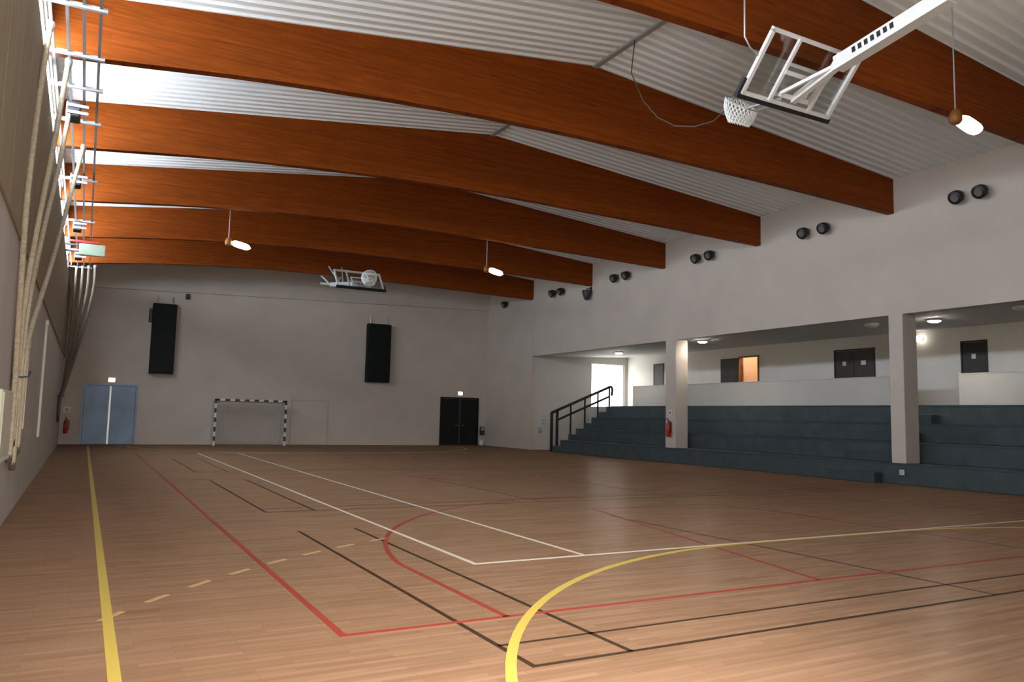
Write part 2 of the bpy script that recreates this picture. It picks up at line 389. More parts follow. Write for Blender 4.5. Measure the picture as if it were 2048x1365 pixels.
# ---- tiers of the stand
TX = [19.17, 20.04, 20.91, 21.79, X_PAR]; TZ = [.55, 1.09, 1.63, Z_GAL]
YS0 = YN+.03
st = tag(empty('spectator_stand', (TX[0], YS0, 0)), 'long dark blue-grey stepped spectator stand under the gallery', 'stand')
AY0, AY1 = 13.9, 15.5
for k in range(4):
    b = MB().bbox((TX[k]-TX[0], 0, TZ[k]-.54 if k else 0), (TX[4]-TX[0], 30.0-YS0, TZ[k]), .015)
    b.build('tier', M['tier'], st)
    MB().bbox((TX[k]-TX[0]-.012, 0, TZ[k]-.05), (TX[k]-TX[0]+.05, 30.0-YS0, TZ[k]+.004), .006).build('nosing', M['tier_dark'], st)
for k in range(4):   # half-height aisle steps in front of each tier
    if k: 
        MB().bbox((TX[k]-TX[0]-.40, AY0-YS0, TZ[k-1]), (TX[k]-TX[0]-.012, AY1-YS0, TZ[k-1]+.27), .012).build('aisle_step', M['tier_dark'], st)
MB().bbox((-.36, AY0-YS0, 0), (-.012, AY1-YS0, .275), .012).build('aisle_step', M['tier_dark'], st)
# stair flight along the end of the stand
fs_ = tag(empty('stair_flight', (19.2, 30.02, 0)), 'dark grey stair flight climbing to the daylit gallery door', 'stairs')
for k in range(8):
    MB().bbox((k*.434, 0, 0), (X_PAR-19.2-.022, 1.0, (k+1)*Z_GAL/8), .01).build('step', M['tier'], fs_)
# black railing on the stair
ra = tag(empty('stair_railing', (19.2, 31.10, 0)), 'black steel handrail rising along the stair beside the stand', 'railing')
def railz(x): return 1.80 + (x-19.2)/(22.5-19.2)*(3.13-1.80)
MB().bar((-.02,0,railz(19.18)), (3.3,0,railz(22.5)), .10, .11).build('handrail', M['black'], ra)
MB().bar((.25,0,railz(19.45)-.46), (3.25,0,railz(22.45)-.46), .08, .09).build('lower_rail', M['black'], ra)
for i, x in enumerate((0.0, .30, 1.05, 1.85, 2.6, 3.28)):
    zb = 0 if i < 2 else min(8, int(x/.434)+1)*Z_GAL/8
    MB().bar((x, 0, 0 if i < 2 else zb), (x, 0, railz(19.2+x)), .10 if i < 2 else .06).build('post', M['black'], ra)
MB().tube([(3.25,0,3.13),(3.40,0,3.14),(3.46,0,3.0),(3.42,0,2.70)], .06).build('end_loop', M['black'], ra)

# ---- glulam beams
BOT = [(XL-.2,6.93),(-.1,6.99),(2.45,7.25),(5.5,7.44),(7.5,7.50),(9.2,7.52),(12.2,7.49),(15.5,7.44),(XR+.01,7.36)]
TOP = [(XR+.01,8.33),(XC,9.14),(XL-.2,7.88)]
from itertools import chain
def smooth_poly(pts, n=4):
    out = []
    for i in range(len(pts)-1):
        p0 = pts[max(i-1,0)]; p1 = pts[i]; p2 = pts[i+1]; p3 = pts[min(i+2,len(pts)-1)]
        for j in range(n):
            t = j/n; out.append(tuple(.5*((2*p1[k])+(-p0[k]+p2[k])*t+(2*p0[k]-5*p1[k]+4*p2[k]-p3[k])*t*t+(-p0[k]+3*p1[k]-3*p2[k]+p3[k])*t**3) for k in (0,1)))
    return out+[pts[-1]]
poly = smooth_poly(BOT) + TOP
ords = ['glulam roof beam out of view above the camera', 'glulam roof beam crossing behind the folded basketball board', 'glulam roof beam nearest the camera seen from wall to wall',
        'second glulam roof beam from the camera seen from wall to wall', 'third glulam roof beam from the camera seen from wall to wall',
        'fourth glulam roof beam, next to last before the end wall', 'last glulam roof beam, closest to the end wall']
bm = MB().prism_xz(poly, 0, .19).mesh('roof_beam')
for yb, lab in zip(BEAM_Y, ords):
    o = link('roof_beam', bm, M['glulam']); o.location.y = yb
    tag(o, lab, 'beam', 'laminated roof beams', 'structure')

# ---- corrugated roof deck, one sheet field per bay and slope
ce = tag(empty('ceiling', (0, 0, 7.9)), kind='structure')
def deck(y0, y1, xa, za, xb, zb):
    ys = []; y = y0
    while y < y1-1e-6:
        for dy, dz in ((0,0),(.115,0),(.14,.055),(.225,.055)): ys.append((min(y+dy, y1), dz))
        y += .25
    ys.append((y1, 0)); n = len(ys)
    vs = [(xa, yy, za+dz-7.9) for yy, dz in ys] + [(xb, yy, zb+dz-7.9) for yy, dz in ys]
    MB().add(vs, [(i, i+1, n+i+1, n+i) for i in range(n-1)]).build('deck_sheet', M['deck'], ce)
ee = [YN-.2] + [b+.09 for b in BEAM_Y] + [YE+.1]
for y0, y1 in zip(ee, ee[1:]):
    deck(y0, y1, XL-.25, 7.875, XC, 9.145); deck(y0, y1, XC, 9.145, XR+.3, 8.315)
for i in range(len(BEAM_Y)-1):
    MB().bbox((XC-.07, BEAM_Y[i]+.19, 9.10-7.9), (XC+.07, BEAM_Y[i+1], 9.135-7.9), .01).build('ridge_flashing', M['flash'], ce)

# ---- doors
def double_door(name, x0, x1, z1, mt, strip_m, handles=True):
    d = tag(empty(name, (x0, YE, 0)), kind='structure'); wd = x1-x0
    f = MB(); f.box((-.07,-.06,0),(0,0,z1+.07)).box((wd,-.06,0),(wd+.07,0,z1+.07)).box((0,-.06,z1),(wd,0,z1+.07)); f.build('door_frame', mt, d)
    for a, b in ((.01, wd/2-.02), (wd/2+.02, wd-.01)):
        lf = MB().bbox((a, -.05, .01), (b, -.005, z1-.01), .008).build('door_leaf', mt, d)
        hx = b-.12 if a < wd/2-.1 else a+.12
        h = MB().tube([(hx, -.05, 1.05), (hx, -.11, 1.05), (hx + (-.12 if a < wd/2-.1 else .12), -.11, 1.05)], .012); h.build('handle', M['steel'], lf)
        MB().bbox((a+.02, -.056, .02), (b-.02, -.05, .26), .002).build('kick_plate', mt, lf)
    MB().bbox((wd/2-.045, -.07, .01), (wd/2+.045, -.045, z1-.01), .01).build('centre_strip', strip_m, d)
    return d
double_door('door_1', -.01, 1.98, 2.52, M['door_blue'], M['strip'])  # pale centre strip paints in a daylight reflection between the leaves
double_door('door_2', 16.55, 18.65, 2.47, M['door_dark'], M['dark_steel'])
d = tag(empty('door_3', (8.75, YE, 0)), kind='structure')
MB().bbox((.02,-.03,.01),(1.72,-.002,2.1),.006).build('door_leaf', M['plaster'], d)
f = MB(); f.box((-.04,-.045,0),(.02,0,2.18)).box((1.72,-.045,0),(1.78,0,2.18)).box((-.04,-.05,2.1),(1.78,0,2.18)); f.build('door_frame', M['plaster_low'], d)
MB().tube([(1.6,-.03,1.05),(1.6,-.08,1.05),(1.48,-.08,1.05)], .011).build('handle', M['steel'], d)
# daylit gallery doorway, glowing panes stand in for the daylight outside
d = tag(empty('door_4', (dx0, Y_SE+.1, Z_GAL)), kind='structure'); wd = dx1-dx0; hh = dz1-Z_GAL
f = MB(); f.box((0,-.04,0),(.05,.04,hh)).box((wd-.05,-.04,0),(wd,.04,hh)).box((.05,-.04,hh-.05),(wd-.05,.04,hh)); f.build('door_frame', M['white'], d)
for a, b in ((.052, wd/2-.002), (wd/2+.002, wd-.052)): MB().box((a,-.012,.01),(b,.012,hh-.052)).build('glow_pane', M['stair_day'], d)
# added glowing entrance behind the camera, unseen fill for the near floor
d = tag(empty('fill_door', (-.5, YN, 0)), kind='structure')
f = MB()
for x in (0, 1.0, 2.0, 3.0, 4.0): f.box((x-.04,-.02,0),(x+.04,.05,2.62))
f.box((-.04,-.02,2.54),(4.04,.05,2.62)).box((-.04,-.02,0),(4.04,.05,.10)).build('door_frame', M['strip'], d)
for k in range(4):
    MB().box((k+.042,.005,.102),(k+.958,.02,2.538)).build('glow_pane', M['entry_fill'], d)
    MB().tube([(k+(.86 if k % 2 == 0 else .14),.04,.9),(k+(.86 if k % 2 == 0 else .14),.09,.95),(k+(.86 if k % 2 == 0 else .14),.09,1.35),(k+(.86 if k % 2 == 0 else .14),.04,1.4)], .013, 6).build('pull_handle', M['steel'], d)
# doors along the gallery back wall
def gal_door(name, y0, y1, z1, mt, glints=()):
    d = tag(empty(name, (X_BACK, y0, Z_GAL)), kind='structure'); L = y1-y0
    f = MB(); f.box((-.05,-.05,0),(0,0,z1+.05)).box((-.05,L,0),(0,L+.05,z1+.05)).box((-.05,0,z1),(0,L,z1+.05)); f.build('door_frame', mt, d)
    n = 2 if L > 1.2 else 1
    for k in range(n):
        a, b = L*k/n+.01, L*(k+1)/n-.01
        lf = MB().bbox((-.04, a, .01), (-.004, b, z1-.01), .006).build('door_leaf', mt, d)
        MB().tube([(-.04, b-.1, 1.0), (-.09, b-.1, 1.0), (-.09, b-.22, 1.0)], .01).build('handle', M['steel'], lf)
        if glints: MB().bbox((-.05, (a+b)/2-glints[k], 1.58), (-.04, (a+b)/2+glints[k], 1.74), .004).build('glass_glint', M['steel'], lf)  # pale plate stands in for a reflection on the door glass
gal_door('door_5', 18.36, 20.0, 2.14, M['door_brown'], (.10, .08))
gal_door('door_6', 14.35, 15.1, 2.12, M['door_brown'], (.07,))
gal_door('door_7', 30.1, 30.75, 2.14, M['door_brown'])
# warmly lit room behind an open door
wm = MB().box((X_BACK+.2, 23.4, Z_GAL), (X_BACK+1.7, 23.5, 5)).box((X_BACK+.2, 25.3, Z_GAL), (X_BACK+1.7, 25.4, 5)).box((X_BACK+1.7, 23.4, Z_GAL), (X_BACK+1.8, 25.4, 5)).box((X_BACK+.2, 23.5, 4.9), (X_BACK+1.7, 25.3, 5)).box((X_BACK, 23.4, Z_GAL-.1), (X_BACK+1.8, 25.4, Z_GAL))
tag(wm.build('wall_back_room', M['warm_wall']), kind='structure')
d = tag(empty('door_8', (X_BACK, 23.9, Z_GAL)), kind='structure')
f = MB(); f.box((-.05,-.05,0),(.2,0,2.24)).box((-.05,1.05,0),(.2,1.1,2.24)).box((-.05,0,2.19),(.2,1.05,2.24)); f.build('door_frame', M['amber'], d)
lf = MB().bbox((-.04, 1.12, .01), (-.005, 2.2, 2.18), .006).build('door_leaf', M['door_brown'], d)
MB().tube([(-.04,2.08,1.0),(-.09,2.08,1.0),(-.09,1.96,1.0)], .01).build('handle', M['steel'], lf)
b_ = tag(empty('ceiling_bulb', (X_BACK+.9, 24.3, 4.9)), 'warm bulb glowing inside the open orange doorway', 'lamp')
MB().lathe([(.06,0),(.06,-.06),(.03,-.08)]).build('lamp_base', M['white'], b_)
MB().lathe([(.03,-.08),(.10,-.13),(.12,-.2),(.10,-.27),(.03,-.31)]).build('globe', M['warm_bulb'], b_, True)

# ================================================================== THINGS
# ---- hall pendant lamps
def pendant(x, y, z, ztop, lab):
    o = tag(empty('pendant_lamp', (x, y, z)), lab, 'lamp', 'lit pendant lamps of the hall')
    MB().tube([(-.24,0,.16),(-.24,0,ztop-z)], .012, 6).build('rod', M['steel'], o)
    MB().lathe([(.03,.17),(.07,.13),(.10,.06),(.10,-.04),(.06,-.08)], (-.24,0,0), n=16).build('ballast', M['amber'], o, True)
    b = MB(); n = 16; rings = []
    for i in range(9):
        t = i/8; xx = -.17+.58*t; rr = .13*math.sqrt(max(.02, 1-(2*t-1)**4))
        rings.append([(xx, rr*math.cos(2*math.pi*k/n), .72*rr*math.sin(2*math.pi*k/n)) for k in range(n)])
    vs = sum(rings, []); fs = [(i*n+k, i*n+(k+1) % n, i*n+n+(k+1) % n, i*n+n+k) for i in range(8) for k in range(n)] + [tuple(range(n-1,-1,-1)), tuple(range(8*n, 9*n))]
    b.add(vs, fs).xf(Matrix.Rotation(math.radians(12), 4, 'Y')).build('lens', M['lamp'], o, True)
    return o
pendant(3.72, 24.2, 6.55, 8.5, 'lit pendant lamp hanging before the far beams on the left')
pendant(12.15, 23.75, 6.6, 8.95, 'lit pendant lamp hanging before the far beams near the right wall')
pendant(12.35, 7.3, 6.53, 8.93, 'lit pendant lamp hanging beside the folded basketball board')
pendant(3.72, 6.9, 6.55, 8.5, 'added pendant lamp out of view above the yellow and red floor lines')  # extra lamp added out of view to brighten the near floor

# ---- folded basketball goals
def basketball_goal(lab):
    o = tag(empty('basketball_goal', (XC, 0, 0)), lab, 'basketball goal', 'ceiling-hung basketball goals')
    B = Vector((0, 8.22, 6.40)); u = Vector((0, -.655, .755)); n = Vector((0, .755, .655)); X = Vector((1,0,0))
    P = lambda x, v, d=0: B + X*x + u*v + n*d
    hw, hh = .92, 1.0
    fr = MB()
    for a, b in (((-hw,.03),(-hw,hh)), ((hw,.03),(hw,hh)), ((-hw-.03,hh),(hw+.03,hh)), ((-hw,.06),(hw,.06))):
        fr.bar(P(*a), P(*b), .06, .06, n)
    fr.build('board_frame', M['white'], o)
    MB().add([P(-hw,.06,.02), P(hw,.06,.02), P(hw,hh,.02), P(-hw,hh,.02), P(-hw,.06,.032), P(hw,.06,.032), P(hw,hh,.032), P(-hw,hh,.032)],
             [(0,3,2,1),(4,5,6,7),(0,1,5,4),(1,2,6,5),(2,3,7,6),(3,0,4,7)]).build('clear_board', M['glass'], o)
    MB().bar(P(-hw-.08,0,.02), P(hw+.08,0,.02), .075, .09, n).bar(P(-hw-.06,0,.02), P(-hw-.06,.26,.02), .05, .06, n).build('bottom_padding', M['black_pad'], o)
    tq = MB()
    for a, b in (((-.32,.16),(-.32,.62)), ((.32,.16),(.32,.62)), ((-.35,.62),(.35,.62)), ((-.35,.16),(.35,.16))): tq.bar(P(*a,.036), P(*b,.036), .05, .01, n)
    tq.build('target_square', M['white'], o)
    bk = MB(); bk.bar(P(-.42,.06,-.06), P(-.42,hh,-.06), .05, .05, n).bar(P(.42,.06,-.06), P(.42,hh,-.06), .05, .05, n)
    bk.bar(P(-.42,.52,-.08), P(.42,.52,-.08), .06, .05, n).bar(P(-.30,.2,-.08), P(.30,.2,-.08), .07, .06, n)
    bk.build('back_frame', M['white'], o)
    # arm back to the ceiling pivot
    a0 = P(0,.34,-.10); a1 = Vector((0, 6.95, 6.75)); a2 = Vector((0, 5.55, 6.95)); a3 = Vector((0, 3.95, 7.18))
    MB().bar(P(.0,.16,-.08), a1+Vector((0,.1,.0)), .10, .10).bar(P(-.30,.22,-.1), a1+Vector((0,.25,-.03)), .05).bar(P(.30,.22,-.1), a1+Vector((0,.25,-.03)), .05).build('yoke', M['white'], o)
    arm = MB(); arm.bar(a1+Vector((0,.28,-.04)), a2, .19, .20).bar(a2, a3, .16, .17)
    am = arm.build('arm', M['white'], o)
    sl = MB(); dv = (a2-a1); 
    for k in range(7):
        c = a1 + dv*(.02+.07*k); sl.bar(c+Vector((-.099,0,.02)), c+Vector((-.099,0,.02))+dv.normalized()*.055, .006, .08)
    sl.build('slot_row', M['black'], am)
    hg = MB(); 
    for s in (-1, 1): hg.bar((s*.10, 3.95, 7.18), (s*.45, 3.795, 7.55), .06).bar((s*.05, 5.5, 6.98), (s*.4, 3.87, 8.3), .045)
    hg.bar((-.5, 3.93, 7.18), (.5, 3.93, 7.18), .09).build('hanger', M['white'], o)
    # ring and net
    rc = Vector((0, 9.12, 6.80)); R = .27
    rg = MB(); rg.tube([rc + X*R*math.cos(a) + n*R*math.sin(a) for a in [2*math.pi*k/28 for k in range(29)]], .012, 6, False)
    rg.bar(P(-.10,.14,.03), rc - n*R + X*-.10, .03).bar(P(.10,.14,.03), rc - n*R + X*.10, .03)
    rg.bar(P(-.11,.08,.035), P(-.11,.26,.035), .03).bar(P(.11,.08,.035), P(.11,.26,.035), .03).build('ring', M['steel'], o)
    nt = MB(); K = 24
    def np(k, t):
        a = 2*math.pi*k/K; q = rc + X*R*math.cos(a) + n*R*math.sin(a); s = 1-.35*t; lo = rc + Vector((0,.06,-.34))
        return Vector((rc.x + (q.x-rc.x)*s*(1.05+.25*math.sin(t*3.1)), q.y*(1-t) + (lo.y+(q.y-rc.y)*s)*t, q.z*(1-t)+(lo.z+(q.z-rc.z)*.35)*t))
    for k in range(K):
        for s in (-1, 1):
            nt.tube([np(k + s*j*.5, j/6) for j in range(7)], .009, 4, False)
    nt.build('net', M['net_white'], o)
    return o
g1 = basketball_goal('white basketball goal folded up overhead, its clear board tilted near the camera')
g2 = copy_tree(g1); g2.location = (XC, 2*18.7, 0); g2.rotation_euler.z = math.pi
g2['label'] = 'small far basketball goal folded up before the last beams'

# cables of the near goal
tag(MB().tube([(8.98,11.7,8.95),(8.75,11.5,8.15),(8.72,11.1,7.45),(8.74,10.7,7.0),(8.8,10.3,6.72),(8.9,9.9,6.6),(9.0,9.55,6.6),(9.1,9.4,6.75)], .010, 6).build('slack_rope', M['rope_dark'], smooth=True),
    'thin slack rope looping from the ridge to the folded basketball net', 'rope')
tag(MB().tube([(7.95,7.8,8.95),(7.95,7.8,7.05),(8.05,7.8,6.92),(8.28,7.85,6.86)], .014, 6).build('hoist_cable', M['steel'], smooth=True),
    'thin grey hoist cable dropping to the folded basketball board', 'cable')

# ---- overhead steel frame for climbing ropes along the left wall
cf = tag(empty('overhead_rope_rack', (XL, 8.2, 6.85)), 'light steel overhead frame of rails and crossbars along the left wall', 'rope frame')
for x in (.10, .30, .50, .70):
    MB().bar((x, 0, 0), (x, 25.2, 0), .04, .05).build('rail', M['rack_grey'], cf)
for yy in (9.7, 11.35, 13.0, 14.35, 16.1, 20.3, 24.9, 29.6, 33.2):
    MB().bar((.0, yy-8.2, -.03), (.78, yy-8.2, -.03), .06, .06).build('crossbar', M['rack_pale'], cf)
for yy in (15.2, 19.9, 25.0, 29.8):
    bx = MB().bbox((.24, yy-8.2-.2, -.32), (.46, yy-8.2+.2, -.05), .02).build('roller_box', M['dark_steel'], cf)
    for zz in (-.13, -.25): MB().bar((.26, yy-8.2-.21, zz), (.58, yy-8.2-.21, zz), .03, .05).build('slat', M['rack_pale'], bx)
# ---- climbing ropes pulled to the wall and tied
def catmull(pts, n=6):
    out = []
    for i in range(len(pts)-1):
        p0, p1, p2, p3 = (Vector(pts[j]) for j in (max(i-1,0), i, i+1, min(i+2, len(pts)-1)))
        for j in range(n):
            t = j/n; out.append(.5*(2*p1+(p2-p0)*t+(2*p0-5*p1+4*p2-p3)*t*t+(3*p1-p0-3*p2+p3)*t**3))
    return out+[Vector(pts[-1])]
def rope(pts, lab, mt='rope', r=.036):
    o = empty('climbing_rope', pts[0])
    pp = [Vector(p)-Vector(pts[0]) for p in pts]
    MB().tube(catmull(pp), r, 8).build('cord', M[mt], o, True)
    q = pp[0]; MB().lathe([(.05,.0),(.055,-.05),(.04,-.12),(.034,-.14)], tuple(q), n=10).build('shackle', M['steel'], o, True)
    e = pp[-1]; MB().lathe([(.032,.05),(.037,.03),(.037,-.05),(.028,-.07)], tuple(e), n=10).build('end_whipping', M['rope_dark'], o, True)
    return tag(o, lab, 'climbing rope', 'climbing ropes tied back to the left wall')
hk = (-.79, 11.7, 1.95)
rope([(-.74,12.0,6.8),(-.78,11.7,5.6),(-.78,11.15,4.2),(-.78,11.3,3.1),(-.78,11.62,2.1),(-.785,11.75,1.6),(-.785,11.8,.9)], 'climbing rope closest to the camera in the bundle tied low on the left wall')
rope([(-.54,13.2,6.8),(-.62,12.8,5.4),(-.70,12.0,3.9),(-.76,11.8,2.8),(-.765,11.72,2.0),(-.765,11.8,1.5),(-.77,11.85,1.1)], 'second climbing rope of the bundle tied low on the left wall')
rope([(-.54,15.2,6.8),(-.6,14.2,5.4),(-.68,13.2,4.2),(-.735,12.2,2.95),(-.735,11.76,2.02),(-.74,11.85,1.45),(-.75,11.9,.8)], 'third climbing rope of the bundle tied low on the left wall')
rope([(-.34,17.5,6.8),(-.5,16.4,5.3),(-.6,14.0,3.7),(-.70,12.3,2.55),(-.70,11.8,2.0),(-.71,11.9,1.5),(-.72,11.95,1.0)], 'climbing rope of the near bundle reaching up farthest from the hook')
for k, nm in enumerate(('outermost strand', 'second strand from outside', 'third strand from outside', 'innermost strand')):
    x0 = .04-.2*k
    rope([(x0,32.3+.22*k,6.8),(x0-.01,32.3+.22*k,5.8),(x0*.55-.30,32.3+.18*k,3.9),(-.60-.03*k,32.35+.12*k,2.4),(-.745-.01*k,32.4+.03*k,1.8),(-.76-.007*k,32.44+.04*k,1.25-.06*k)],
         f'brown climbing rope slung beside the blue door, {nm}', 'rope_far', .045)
for (yy, lab) in ((11.7, 'small dark wall hook holding the near rope bundle'), (32.45, 'small dark wall hook holding the far rope bundle')):
    h = tag(empty('wall_hook', (XL, yy, 1.9)), lab, 'hook', 'rope hooks')
    MB().bbox((0,-.05,-.1),(.015,.05,.1),.004).build('plate', M['dark_steel'], h)
    MB().tube([(.01,0,.04),(.12,0,.02),(.2,0,.03),(.22,0,.1)], .013, 6).build('hook_arm', M['dark_steel'], h, True)
# ---- small things on the left wall
cb = tag(empty('wall_cabinet', (XL, 10.35, .9)), 'cream wall cabinet beside the tied rope ends', 'cabinet')
MB().bbox((0,0,0),(.045,1.3,.84),.01).build('body', M['cream'], cb)
MB().bbox((.045,.03,.08),(.06,1.27,.81),.006).build('door', M['cream'], cb)
MB().bbox((.045,0,0),(.065,1.3,.05),.006).build('lower_rail', M['white'], cb)
for (yy, z0, z1, lab) in ((14.2, 1.2, 2.45, 'short white conduit on the left wall just past the rope bundle'), (19.6, .9, 3.3, 'tall white conduit on the left wall between the two rope bundles')):
    c = tag(empty('wall_conduit', (XL, yy, z0)), lab, 'conduit', 'white conduits on the left wall')
    MB().bbox((0,-.06,0),(.05,.06,z1-z0),.012).build('channel', M['white'], c)
    MB().bbox((0,-.08,z1-z0),(.06,.08,z1-z0+.12),.01).build('junction_box', M['white'], c)
sb = tag(empty('wall_board', (XL, 27.2, 6.25)), 'pale green board with a red edge high on the left wall', 'board')
MB().bar((0,0,.3),(.42,0,.3),.05).bar((0,0,.1),(.42,0,.1),.05).build('bracket', M['dark_steel'], sb)
MB().bbox((.40,-.05,.0),(1.12,.05,.36),.015).build('panel', M['pale_green'], sb)
MB().bbox((.10,-.055,.38),(.95,.045,.45),.01).build('edge_strip', M['red'], sb)

# ---- tall dark boxes on the end wall
def wall_box(x0, x1, z0, z1, lab, notch):
    o = tag(empty('wall_vent_box', (x0, YE, z0)), lab, 'vent box', 'tall dark boxes on the end wall'); wd, h = x1-x0, z1-z0
    MB().bbox((0,-.38,0),(wd,0,h),.02).build('casing', M['box'], o)
    g = MB().bbox((.07,-.40,.08),(wd-.07,-.38,h-.55),.006).build('grille_panel', M['box'], o)
    for k in range(14): MB().bar((.10, -.405, .2+k*(h-.85)/13), (wd-.10, -.405, .2+k*(h-.85)/13), .02, .05, (0,0,1)).build('louvre', M['box'], g)
    MB().bbox((.07,-.40,h-.48),(wd-.07,-.38,h-.06),.006).build('top_hatch', M['box'], o)
    if notch: MB().bbox((-.14,-.30,h-.85),(0,-.06,h-.25),.02).build('control_box', M['dark_steel'], o)
    for s in (.18, wd-.18): MB().tube([(s,-.1,h),(s,-.1,h+.36)], .02, 6).build('hanger_rod', M['steel'], o)
wall_box(2.42, 3.40, 3.12, 6.24, 'tall black vent box on the end wall above the blue double door', True)
wall_box(12.30, 13.50, 3.14, 6.10, 'tall black vent box on the end wall nearer the dark double door', False)
tag(MB().bbox((3.75,YE-.12,6.55),(3.92,YE,6.8),.02).lathe([(.05,YE-.2),(.07,YE-.12)],(3.835,0,6.66),'y',12).build('wall_sensor', M['dark_steel']), 'tiny dark sensor on the end wall ledge beside the first vent box', 'sensor')

# ---- exit lights above the end doors
def exit_light(x, z, lab):
    o = tag(empty('exit_light', (x, YE, z)), lab, 'exit light', 'lit exit lights over the doors')
    MB().bbox((-.14,-.07,-.09),(.14,0,.11),.01).build('housing', M['white'], o)
    MB().bbox((-.12,-.085,-.075),(.12,-.07,.095),.005).build('lens', M['exit'], o)
exit_light(1.0, 2.76, 'lit exit light above the blue double door')
exit_light(17.6, 2.74, 'lit exit light above the dark double door')

# ---- fire extinguishers
def extinguisher(loc, rz, lab, sign=True):
    o = tag(empty('fire_extinguisher', loc, rz), lab, 'fire extinguisher', 'fire extinguishers')
    MB().lathe([(.06,0),(.085,.02),(.085,.46),(.06,.53),(.03,.56),(.03,.60)], (0,-.11,0), n=16).build('cylinder', M['red'], o, True)
    MB().bar((0,-.11,.61),(0,-.22,.63),.03,.02).bar((0,-.11,.65),(0,-.24,.70),.03,.015).build('lever', M['black'], o)
    MB().tube([(.03,-.11,.60),(.12,-.12,.56),(.13,-.12,.3),(.10,-.12,.12)], .014, 6).build('hose', M['black'], o, True)
    MB().bbox((-.05,-.03,.15),(.05,0,.55),.005).build('bracket', M['dark_steel'], o)
extinguisher((-.60, YE, .45), 0, 'red fire extinguisher on the end wall beside the blue door')
extinguisher((XR+.005, 22.68, .95), -math.pi/2, 'red fire extinguisher hanging on the stand column')
def sign(loc, rz, w_, h_, lab):
    o = tag(empty('wall_sign', loc, rz), lab, 'sign')
    MB().bbox((-w_/2,-.012,-h_/2),(w_/2,0,h_/2),.003).build('plate', M['sign'], o)
    MB().bbox((-w_*.22,-.014,-h_*.30),(w_*.22,-.012,h_*.25),.001).build('pictogram', M['red'], o)
sign((-.60, YE, 1.45), 0, .28, .26, 'small white sign above the extinguisher by the blue door')
sign((XR+.005, 22.7, 1.85), -math.pi/2, .16, .2, 'small white sign above the extinguisher on the column')
a = tag(empty('wall_telephone_box', (18.95, YE, .55)), 'small dark box on the end wall beside the dark double door', 'wall box')
MB().bbox((-.12,-.14,0),(.12,0,.45),.015).build('body', M['dark_steel'], a); MB().bbox((-.10,-.15,.25),(.10,-.14,.42),.004).build('cover', M['steel'], a)
a = tag(empty('waste_bin', (18.88, YE-.16, 0)), 'small white bin on the floor beside the dark double door', 'bin')
MB().lathe([(.11,0),(.13,.03),(.15,.26)], n=16).build('body', M['white'], a, True); MB().lathe([(.155,.255),(.155,.28),(.10,.30)], n=16).build('lid', M['off_lens'], a, True)
for (loc, lab) in (((19.9, Y_SE, 1.35), 'grey switch plate on the pale wall at the foot of the stair, upper one'), ((19.7, Y_SE, .95), 'grey switch plate on the pale wall at the foot of the stair, lower one')):
    a = tag(empty('switch_plate', loc), lab, 'switch', 'switch plates by the stair')
    MB().bbox((-.09,-.03,-.12),(.09,0,.12),.006).build('plate', M['steel'], a); MB().bbox((-.04,-.045,-.05),(.04,-.03,.05),.004).build('rocker', M['off_lens'], a)
a = tag(empty('floor_socket', (TX[0]-.015, 13.3, .32)), 'small pale socket on the stand front below the aisle column', 'socket')
MB().bbox((-.03,-.07,-.07),(0,.07,.07),.006).build('plate', M['off_lens'], a); MB().lathe([(.035,-.035),(.03,-.03)],(0,0,0),'x',12).build('insert', M['steel'], a)

# ---- handball goal
G0, G1, GY = 5.12, 8.28, 36.8
hg = tag(empty('handball_goal', (G0, GY, 0)), 'handball goal with dark-banded white posts and pale net at the end wall', 'goal')
gw = G1-G0
def banded(p, q, name, nb):
    b = MB().bar(p, q, .08).build(name, M['white'], hg); p = Vector(p); q = Vector(q)
    for k in range(nb):
        if k % 2 == 0:
            a = p+(q-p)*(k/nb); c = p+(q-p)*((k+1)/nb); MB().bar(a, c, .086).build('band', M['band'], b)
banded((.04,0,2.08), (.04,0,0), 'post', 10); banded((gw-.04,0,2.08), (gw-.04,0,0), 'post', 10); banded((0,0,2.04), (gw,0,2.04), 'crossbar', 15)
bk = MB(); bk.tube([(.04,0,2.0),(.04,.75,1.95),(.04,.98,.05)], .02, 6).tube([(gw-.04,0,2.0),(gw-.04,.75,1.95),(gw-.04,.98,.05)], .02, 6).tube([(.04,.98,.04),(gw-.04,.98,.04)], .02, 6)
bk.build('rear_frame', M['steel'], hg)
nt = MB(); n = 32
prof = [(0,2.0),(.75,1.95),(.98,.05)]
def pp_(t):   # along the roof then down the back
    L1 = .752; L2 = 1.914; s = t*(L1+L2)
    if s < L1: k = s/L1; return (.75*k, 2.0-.05*k)
    k = (s-L1)/L2; return (.75+.23*k, 1.95-1.9*k)
for i in range(n+1):
    x = .04+(gw-.08)*i/n; pts = [(x, *pp_(t/8)) for t in range(9)]
    nt.tube(pts, .006, 3, False)
for t in range(27):
    yy, zz = pp_(t/26); nt.tube([(.04,yy,zz),(gw-.04,yy,zz)], .006, 3, False)
for xs in (.04, gw-.04):
    for k in range(1, 10): nt.tube([(xs, k*.098, .02),(xs, k*.098, 1.95 if k < 8 else 1.95-(k*.098-.75)/.23*1.9)], .006, 3, False)
    for k in range(1, 20): nt.tube([(xs, 0, k*.1),(xs, .98-.23*(k*.1)/1.95, k*.1)], .006, 3, False)
nt.build('net', M['net'], hg)

